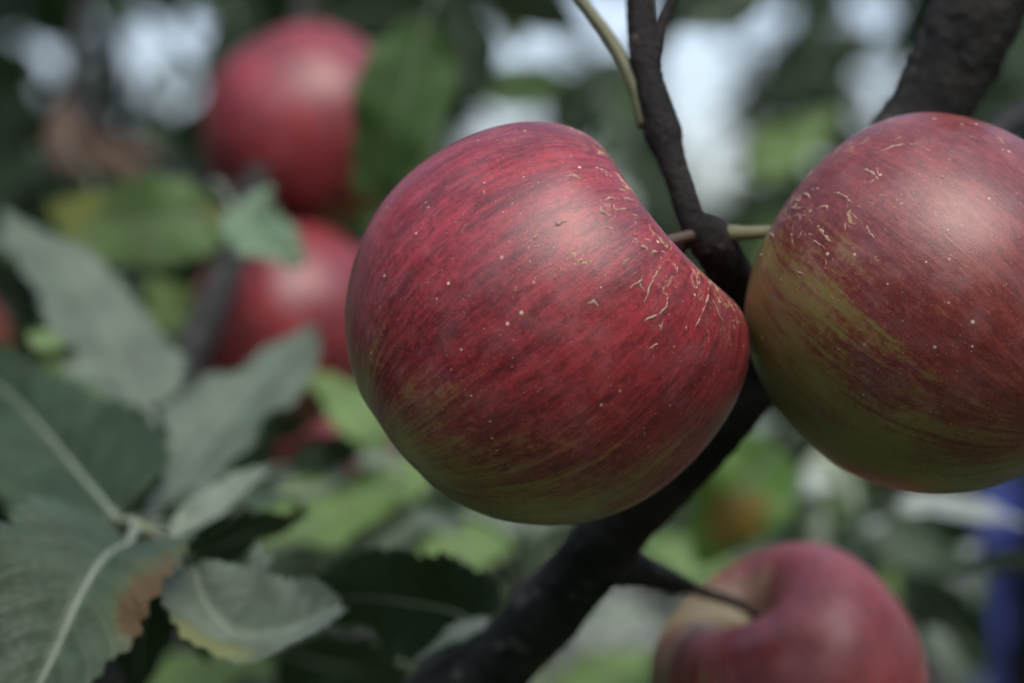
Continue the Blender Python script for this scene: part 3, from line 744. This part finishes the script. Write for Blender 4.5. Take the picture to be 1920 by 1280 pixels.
leaf([P(300, 330, 1.0), P(250, 300, 1.0), P(190, 275, 1.0), P(110, 250, 1.02)], 2.0 * cm, nv(0.1, 0.2, 0.9), M_LEAFR, fold=0.2, seed=26, petiole=P(330, 350, 1.0))
leaf([P(165, 330, 0.98), P(130, 280, 0.98), P(120, 230, 0.99), P(125, 180, 1.0)], 1.8 * cm, nv(0.1, 0.2, 0.9), M_LEAFR, fold=0.2, seed=27, petiole=P(180, 370, 0.98))
leaf([P(110, 400, 1.0), P(95, 360, 1.0), P(80, 310, 1.0), P(60, 270, 1.01)], 1.7 * cm, nv(0.4, -0.6, 0.6), M_LEAFD, fold=0.3, seed=28, petiole=P(120, 440, 1.0))
leaf([P(770, 470, 0.95), P(730, 430, 0.95), P(700, 390, 0.95), P(660, 340, 0.96)], 2.2 * cm, nv(0.2, 0.5, 0.8), M_LEAFY, fold=0.2, seed=29, petiole=P(810, 500, 0.95))
leaf([P(130, 500, 0.86), P(80, 470, 0.87), P(30, 450, 0.88), P(-40, 440, 0.90)], 2.2 * cm, nv(0.0, 0.9, 0.42), M_LEAFC, fold=0.1, seed=30, petiole=P(190, 530, 0.84))
leaf([P(60, 650, 0.72), P(110, 640, 0.73), P(60, 690, 0.74), P(130, 720, 0.75)][:2] + [P(150, 660, 0.74)], 1.4 * cm, nv(0.1, 0.8, 0.5), M_LEAFL, fold=0.2, seed=31)
# --- lower right, behind the limb and round the low apple
leaf([P(1470, 840, 0.86), P(1430, 880, 0.86), P(1380, 940, 0.86), P(1340, 1000, 0.87), P(1310, 1060, 0.88)], 3.9 * cm, nv(0.1, 0.55, 0.8), M_LEAFO, fold=0.15, seed=41, petiole=P(1500, 800, 0.86))
leaf([P(1380, 1090, 0.92), P(1320, 1060, 0.92), P(1260, 1040, 0.92), P(1190, 1010, 0.93)], 2.6 * cm, nv(-0.1, 0.8, 0.55), M_LEAFL, fold=0.15, seed=42, petiole=P(1430, 1110, 0.92))
tube('twig', [P(1545, 1120, 0.96), P(1535, 1020, 0.95), P(1522, 915, 0.95), P(1535, 870, 0.95), P(1580, 880, 0.95), P(1600, 960, 0.95)], [0.0045, 0.0048, 0.0052, 0.0045, 0.0038, 0.003], M_SHOOT, tree, rings=30, seg=10, seed=43)
leaf([P(1480, 940, 0.95), P(1505, 915, 0.94), P(1535, 905, 0.94), P(1580, 915, 0.94)], 1.3 * cm, nv(0, 0.8, 0.6), M_LEAFW, fold=0.2, seed=44)
leaf([P(1680, 950, 0.85), P(1750, 945, 0.85), P(1840, 958, 0.85), P(1940, 985, 0.86)], 1.3 * cm, nv(0.0, 0.8, 0.6), M_LEAFW, fold=0.1, seed=45, petiole=P(1640, 950, 0.86))
leaf([P(1640, 1010, 0.90), P(1690, 1020, 0.90), P(1750, 1040, 0.90), P(1830, 1070, 0.91)], 2.4 * cm, nv(-0.2, 0.55, 0.8), M_LEAF, fold=0.2, seed=46, petiole=P(1600, 1000, 0.9))
leaf([P(1660, 970, 0.92), P(1720, 975, 0.92), P(1780, 990, 0.92), P(1840, 1010, 0.92)], 2.0 * cm, nv(0.0, -0.5, 0.8), M_LEAFD, fold=0.1, seed=47)
leaf([P(1830, 1230, 0.92), P(1790, 1180, 0.92), P(1740, 1120, 0.92), P(1680, 1070, 0.93)], 2.6 * cm, nv(0.1, -0.2, 0.9), M_LEAFD, fold=0.15, seed=48)
leaf([P(1730, 1180, 0.88), P(1760, 1205, 0.88), P(1785, 1240, 0.88), P(1810, 1290, 0.88)], 1.0 * cm, nv(-0.3, 0.8, 0.5), M_LEAFC, fold=0.2, seed=49)
leaf([P(1840, 1260, 0.93), P(1825, 1200, 0.93), P(1830, 1130, 0.93), P(1850, 1060, 0.94)], 1.5 * cm, nv(-0.4, 0.3, 0.8), M_LEAF, fold=0.2, seed=50)
leaf([P(1960, 1055, 0.88), P(1900, 1045, 0.88), P(1850, 1050, 0.88), P(1800, 1060, 0.88)], 1.0 * cm, nv(0, -0.3, 0.9), M_LEAFD, fold=0.2, seed=51)
leaf([P(1000, 1075, 0.80), P(985, 1035, 0.80), P(982, 1000, 0.80), P(990, 950, 0.81)], 0.8 * cm, nv(0.4, -0.3, 0.7), M_LEAFD, fold=0.3, seed=52)
for k, (fx, fy, fl, fm) in enumerate([(1642, 984, 0.9, M_LEAFW), (1818, 1030, 0.9, M_LEAFW), (1800, 1135, 0.8, M_LEAFC), (1700, 1140, 2.2, M_LEAFD), (1770, 1060, 2.2, M_LEAFG), (1430, 800, 1.4, M_LEAFC),
                                     (1590, 960, 1.6, M_LEAFG), (1450, 1010, 1.8, M_LEAFD), (1610, 1030, 1.8, M_LEAFD)]):  # smallest pale leaves stand in for bright gaps, light put into colour
    hw = fl * cm / (KPX * 0.95) * 0.5
    leaf([P(fx - hw * 0.8, fy + hw * 0.5, 0.94), P(fx, fy, 0.95), P(fx + hw * 0.8, fy - hw * 0.5, 0.96)], fl * cm * 0.6, nv(0.1, 0.7, 0.7), fm, fold=0.2, seed=80 + k)
# --- top
leaf([P(1065, 262, 1.0), P(1080, 215, 1.0), P(1115, 165, 1.0), P(1165, 110, 1.01)], 2.6 * cm, nv(0.1, 0.2, 0.95), M_LEAFD, fold=0.2, seed=71)
leaf([P(868, 20, 1.0), P(872, 80, 1.0), P(884, 140, 1.0), P(905, 195, 1.0)], 3.0 * cm, nv(-0.1, 0.2, 0.95), M_LEAFD, fold=0.15, seed=72)
leaf([P(900, 175, 1.02), P(960, 165, 1.02), P(1030, 165, 1.02), P(1100, 190, 1.03)], 2.0 * cm, nv(0.1, 0.1, 0.95), M_LEAFG, fold=0.15, seed=73)
leaf([P(600, 30, 1.08), P(680, 22, 1.08), P(770, 18, 1.08), P(870, 30, 1.08)], 3.2 * cm, nv(0.1, -0.2, 0.95), M_LEAFD, fold=0.1, seed=74)
leaf([P(1190, 150, 1.0), P(1175, 190, 1.0), P(1150, 240, 1.0), P(1135, 300, 1.0)], 1.6 * cm, nv(0.1, 0.1, 0.95), M_LEAFG, fold=0.1, seed=75)
leaf([P(420, -10, 1.08), P(450, 50, 1.08), P(420, 120, 1.08), P(390, 160, 1.08)], 2.6 * cm, nv(0.1, 0.1, 0.95), M_LEAFD, fold=0.1, seed=76)
leaf([P(1560, 60, 1.15), P(1530, 110, 1.15), P(1500, 160, 1.15), P(1480, 220, 1.15)], 3.6 * cm, nv(0.1, 0.3, 0.9), M_LEAFD, fold=0.2, seed=77)
leaf([P(1420, -60, 0.9), P(1380, -10, 0.9), P(1340, 20, 0.9), P(1270, 50, 0.9)], 2.4 * cm, nv(0, 0.2, 0.9), M_LEAF, fold=0.15, seed=53)
leaf([P(1270, 420, 0.95), P(1220, 330, 0.95), P(1180, 260, 0.95), P(1120, 170, 0.96)], 2.0 * cm, nv(-0.2, 0.3, 0.9), M_LEAF, fold=0.2, seed=54)
leaf([P(1400, 330, 1.1), P(1450, 290, 1.1), P(1500, 260, 1.1), P(1580, 200, 1.1)], 2.6 * cm, nv(0.2, 0.4, 0.8), M_LEAFL, fold=0.2, seed=55)

# ------------------------------------------------------------------ foliage further back
GAPS = [(330, 40, 70, 60), (92, 92, 36, 36), (88, 164, 28, 24), (232, 112, 44, 42), (340, 196, 54, 48), (218, 254, 28, 22), (590, -8, 50, 26),
        (948, 66, 46, 44), (1005, 20, 48, 46), (1035, 92, 38, 36), (1115, 10, 40, 50), (1170, 40, 42, 60), (930, 236, 84, 46), (1310, 190, 70, 140), (1285, 60, 30, 70),
        (1150, 240, 36, 90), (1180, 320, 40, 80), (1655, 130, 40, 110), (1630, 20, 50, 40), (1490, 262, 62, 44), (1895, 250, 50, 30), (1095, 205, 22, 22),
        (1005, 150, 22, 22), (1400, 40, 30, 40), (1350, 330, 60, 50), (1400, 790, 34, 40), (30, 25, 16, 16), (182, 30, 18, 18), (420, 60, 16, 16), (405, 130, 18, 18), (1440, 120, 18, 18), (1560, 40, 20, 18), (1600, 210, 18, 18), (1460, 30, 18, 20), (1900, 1000, 70, 150), (1910, 1200, 60, 120)]

def in_gap(p, grow=0.0):
    """does a leaf standing at p close one of the openings one sees through?"""
    d = p[1] - CAM.y
    if d < 0.3:
        return False
    x = 960 + (p[0] - CAM.x) / (KPX * d)
    y = 640 - (p[2] - CAM.z) / (KPX * d)
    g = grow / (KPX * d)
    for gx_, gy_, rx, ry in GAPS:
        if ((x - gx_) / (rx * 1.12 + g)) ** 2 + ((y - gy_) / (ry * 1.12 + g)) ** 2 < 1:
            return True
    return False

TEMPL = np.array([(0, 0, 0), (-.24, .22, .05), (.24, .22, .05), (0, .22, 0), (-.30, .50, .07), (.30, .50, .07), (0, .50, -.01), (-.19, .78, .03), (.19, .78, .03), (0, .80, -.04), (0, 1.0, -.10)])
TFACE = [(0, 3, 1), (0, 2, 3), (1, 3, 6, 4), (3, 2, 5, 6), (4, 6, 9, 7), (6, 5, 8, 9), (7, 9, 10), (9, 8, 10)]

def rand_frames(k, rg, droop=0.4):
    yv = rg.normal(size=(k, 3)); yv[:, 2] -= droop
    yv /= np.linalg.norm(yv, axis=1)[:, None]
    nz = rg.normal(size=(k, 3)) * 0.7 + np.array([0, 0, 0.9])
    nz -= yv * np.sum(nz * yv, 1)[:, None]
    nz /= np.linalg.norm(nz, axis=1)[:, None]
    return np.cross(yv, nz), yv, nz

def leaf_cloud(name, pos, size, mat, parent, rg, droop=0.4, label=None):
    k = len(pos)
    xa, ya, za = rand_frames(k, rg, droop)
    s = size * rg.uniform(0.7, 1.2, k)
    R = np.stack([xa, ya, za], 1)                       # rows
    V = np.einsum('vi,kij->kvj', TEMPL, R) * s[:, None, None] + pos[:, None, :]
    V = V.reshape(-1, 3)
    F = [tuple(i + 11 * q for i in f) for q in range(k) for f in TFACE]
    o = mesh_obj(name, V, F, mat, parent)
    o['kind'] = 'stuff'
    if label: o['label'] = label
    return o

LEAFMESH = {}
def leaf_piece(parent, pos, size, mat, rg, droop=0.4):
    """a single leaf object that shares its mesh with the others of its colour"""
    if mat.name not in LEAFMESH:
        me = bpy.data.meshes.new('leaf')
        n, u = 9, 5
        vs, fs, uvs = [], [], []
        for j in range(u):
            uu = j / (u - 1) * 2 - 1
            for i in range(n):
                s = i / (n - 1)
                w = max(0.004, math.sin(math.pi * s ** 0.82) ** 0.75 * 0.3)
                vs.append((uu * w, s, abs(uu) * w * 0.3 - 0.12 * s * s + 0.02 * math.sin(9 * s + 2 * uu)))
                uvs.append((s, uu * 0.5 + 0.5))
        for j in range(u - 1):
            for i in range(n - 1):
                fs.append((j * n + i, (j + 1) * n + i, (j + 1) * n + i + 1, j * n + i + 1))
        me.from_pydata(vs, [], fs)
        lay = me.uv_layers.new(name='UVMap')
        for lp in me.loops:
            lay.data[lp.index].uv = uvs[lp.vertex_index]
        me.polygons.foreach_set('use_smooth', np.ones(len(me.polygons), dtype=bool))
        me.materials.append(mat)
        LEAFMESH[mat.name] = me
    o = link('leaf', LEAFMESH[mat.name], parent)
    xa, ya, za = rand_frames(1, rg, droop)
    m = Matrix((xa[0], ya[0], za[0])).transposed().to_4x4()
    s = size * rg.uniform(0.75, 1.2)
    o.matrix_local = Matrix.Translation(pos) @ m @ Matrix.Scale(s, 4)
    return o

def pix(p):
    d = p[1]
    return 960 + p[0] / (KPX * d), 640 - (p[2] - CAM.z) / (KPX * d), d

# leaves of the near tree between 0.95 and 1.7 m, each one a piece of its own; the openings and the apples stay free
rg = np.random.default_rng(77)
n_near = 0
while n_near < 290:
    d = rg.uniform(1.15, 1.9)
    x, y = rg.uniform(-150, 2070), rg.uniform(-150, 1430)
    if 330 < x < 800 and 0 < y < 760 and d < 1.2: continue
    dens = 1.0
    if 850 < x < 1300 and y > 950: dens = 0.35
    if x > 1760 and y > 850: dens = 0.04
    if 1350 < x < 1700 and y < 350: dens = 0.35
    if rg.uniform() > dens: continue
    p = P(x, y, d)
    if in_gap(p, 0.011): continue
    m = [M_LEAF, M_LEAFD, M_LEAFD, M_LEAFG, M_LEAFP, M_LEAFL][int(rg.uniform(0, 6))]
    if y < 350 and m in (M_LEAFP, M_LEAFL): m = M_LEAFD  # upper leaves swapped to dark green, shade put into their colour
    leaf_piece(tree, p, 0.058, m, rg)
    n_near += 1

# canopy of the near tree above the picture and beside it, placed and thinned to shape the light
rg = np.random.default_rng(78)
pos = []
while len(pos) < 900:
    p = np.array([rg.normal(-0.75, 0.6), rg.uniform(0.85, 2.3), rg.normal(2.4, 0.35)])
    x, y, d = pix(p)
    if y > -60 and -100 < x < 2020: continue
    if p[2] < 1.55: continue
    pos.append(p)
leaf_cloud('foliage', np.array(pos), 0.062, M_FARL, tree, rg)
tube('limb', [TRUNK_TOP, (-0.45, 1.05, 1.35), (-0.62, 1.25, 1.8), (-0.55, 1.4, 2.3), (-0.4, 1.45, 2.8)], [0.034, 0.024, 0.017, 0.011, 0.004], M_LIMB, tree, rings=40, seg=12, rough=0.05, seed=31)
tube('limb', [(-0.62, 1.25, 1.8), (-0.5, 1.2, 2.2), (-0.2, 1.15, 2.5), (0.1, 1.2, 2.8)], [0.014, 0.012, 0.008, 0.003], M_LIMB, tree, rings=30, seg=12, rough=0.05, seed=32)

def orchard_tree(x, y, h, rx, rz, n, size, mat, label, seed, pieces=0, zc=None, trunk_r=0.06, pmats=None):
    rg = np.random.default_rng(seed)
    root = empty('apple_tree', (0, 0, 0))
    tag(root, label, 'tree', 'orchard trees behind')
    zc = zc or h * 0.6
    f = np.array([x, y, h * 0.28])
    tube('trunk', [(x - 0.05, y, -0.08), (x, y + 0.02, h * 0.15), tuple(f), (x + 0.04, y, h * 0.5)], [trunk_r * 1.4, trunk_r, trunk_r * 0.85, trunk_r * 0.5], M_LIMB, root, rings=24, seg=12, rough=0.05, seed=seed)
    ends = []
    for k in range(7):
        a = k * 2 * math.pi / 7 + rg.uniform(-0.3, 0.3)
        e = np.array([x + math.cos(a) * rx * rg.uniform(0.5, 0.9), y + math.sin(a) * rx * rg.uniform(0.5, 0.9), zc + rg.uniform(-0.2, 0.8) * rz])
        m = (f + e) / 2 + np.array([0, 0, 0.12 * h * rg.uniform(-0.3, 1)])
        if not (in_gap(m, 0.02) or in_gap(e, 0.02)):
            tube('limb', [tuple(f), tuple(m), tuple(e)], [trunk_r * 0.55, trunk_r * 0.32, 0.006], M_LIMB, root, rings=16, seg=8, rough=0.06, seed=seed + k)
        for q in range(9):
            tt = rg.uniform(0.35, 1.05)
            ends.append(f * (1 - tt) ** 2 + 2 * m * tt * (1 - tt) + e * tt * tt + rg.normal(size=3) * 0.16 * rx)
    ends = np.array(ends)
    pos = []
    while len(pos) < n:
        c = ends[rg.integers(len(ends))]
        p = c + rg.normal(size=3) * np.array([0.22, 0.22, 0.2]) * rx
        if p[2] < 0.35 or in_gap(p, size * 0.18): continue
        pos.append(p)
    pos = np.array(pos)
    if pieces:
        vis = [i for i in range(n) if -40 < pix(pos[i])[0] < 1960 and -40 < pix(pos[i])[1] < 1320]
        vis.sort(key=lambda i: pos[i][1])
        take = set(vis[:pieces])
        for i in take:
            leaf_piece(root, pos[i], size, pmats[int(rg.uniform(0, len(pmats)))], rg)
        pos = np.array([pos[i] for i in range(n) if i not in take])
    leaf_cloud('foliage', pos, size, mat, root, rg)
    return root

orchard_tree(-0.55, 2.7, 3.2, 0.85, 0.9, 6500, 0.07, M_FARL, 'dark leafy tree behind the blurred apples at the upper left', 201, 160, 1.75, 0.05, [M_LEAF, M_LEAFD, M_LEAFD])
orchard_tree(0.75, 3.4, 3.2, 0.85, 0.9, 4200, 0.066, M_FARG, 'grey-green tree blurred behind the right-hand apple', 202, 120, 1.8, 0.05, [M_LEAF, M_LEAFP, M_LEAFD])
orchard_tree(-0.1, 5.2, 3.4, 1.2, 1.0, 7000, 0.075, M_FARL, 'blurred tree behind the twig above the central apple', 203, 0, 2.0, 0.07)
orchard_tree(-2.2, 6.2, 3.4, 1.3, 1.1, 4000, 0.07, M_FARG, 'blurred tree at the far left edge of the background', 204, 0, 2.0, 0.07)
orchard_tree(2.9, 8.2, 3.4, 1.3, 1.1, 4000, 0.07, M_FARG, 'blurred tree at the far right behind the thick limb', 205, 0, 2.0, 0.07)

# far-off wood that reads as one mass
rg = np.random.default_rng(300)
pos = []
while len(pos) < 11000:
    p = np.array([rg.uniform(-14, 14), rg.uniform(24, 28), 0])
    top = 6.8 + 0.9 * math.sin(p[0] * 0.8) + 0.7 * math.sin(p[0] * 2.1 + 1)
    p[2] = top * rg.uniform(0, 1) ** 0.7
    if in_gap(p, 0.2): continue
    pos.append(p)
o = leaf_cloud('far_wood', np.array(pos), 0.45, M_FARW, None, rg)
tag(o, 'hazy mass of trees far behind the orchard', 'trees', kind='stuff')

rg = np.random.default_rng(301)  # ring of leaves added out of view to darken the apples' undersides
pos = []
while len(pos) < 9000:
    a = rg.uniform(math.radians(32), math.radians(328))
    r = rg.uniform(3.6, 5.0)
    pos.append(np.array([math.sin(a) * r, math.cos(a) * r, 4.3 * rg.uniform(0, 1)]))
o = leaf_cloud('shade_leaves', np.array(pos), 0.30, M_FARL, None, rg)
tag(o, 'unseen ring of leaves added to shade the undersides of the apples', 'shade_leaves', kind='stuff')

# ------------------------------------------------------------------ blue water tank at the right
def tank(cx, cy, rad, h, label):
    root = empty('water_tank', (cx, cy, 0))
    tag(root, label, 'tank')
    t = NT('blue_plastic')
    co = t.n('ShaderNodeTexCoord', out=3)
    nz = t.noise(co, 6, 4)
    mt = t.done(t.principled(Base_Color=t.mix(nz, (0.045, 0.065, 0.42), (0.05, 0.075, 0.48)), Roughness=0.4))
    prof = [(0, 0.0), (rad * 0.96, 0.0), (rad, 0.03)]
    for k in range(1, 6):
        z = h * k / 6
        prof += [(rad, z - 0.05), (rad * 1.03, z - 0.03), (rad * 1.03, z + 0.03), (rad, z + 0.05)]
    prof += [(rad, h * 0.93), (rad * 0.93, h * 0.98), (rad * 0.5, h)]
    sg = 48
    vs, fs = [], []
    for r, z in prof:
        for j in range(sg):
            a = 2 * math.pi * j / sg
            vs.append((r * math.cos(a), r * math.sin(a), z))
    for i in range(len(prof) - 1):
        for j in range(sg):
            k = (j + 1) % sg
            fs.append((i * sg + j, i * sg + k, (i + 1) * sg + k, (i + 1) * sg + j))
    mesh_obj('body', vs, fs, mt, root)
    vs, fs = [], []
    lp = [(rad * 0.5, h - 0.01), (rad * 0.5, h + 0.04), (rad * 0.45, h + 0.055), (0.0, h + 0.06)]
    for r, z in lp:
        for j in range(sg):
            a = 2 * math.pi * j / sg
            vs.append((r * math.cos(a), r * math.sin(a), z))
    for i in range(len(lp) - 1):
        for j in range(sg):
            k = (j + 1) % sg
            fs.append((i * sg + j, i * sg + k, (i + 1) * sg + k, (i + 1) * sg + j))
    mesh_obj('lid', vs, fs, mt, root)
    return root
_l = P(1838, 1000, 6.0)
tank(_l.x + 0.36, 6.0, 0.36, 1.24, 'blue plastic tank blurred at the lower right edge of the picture')
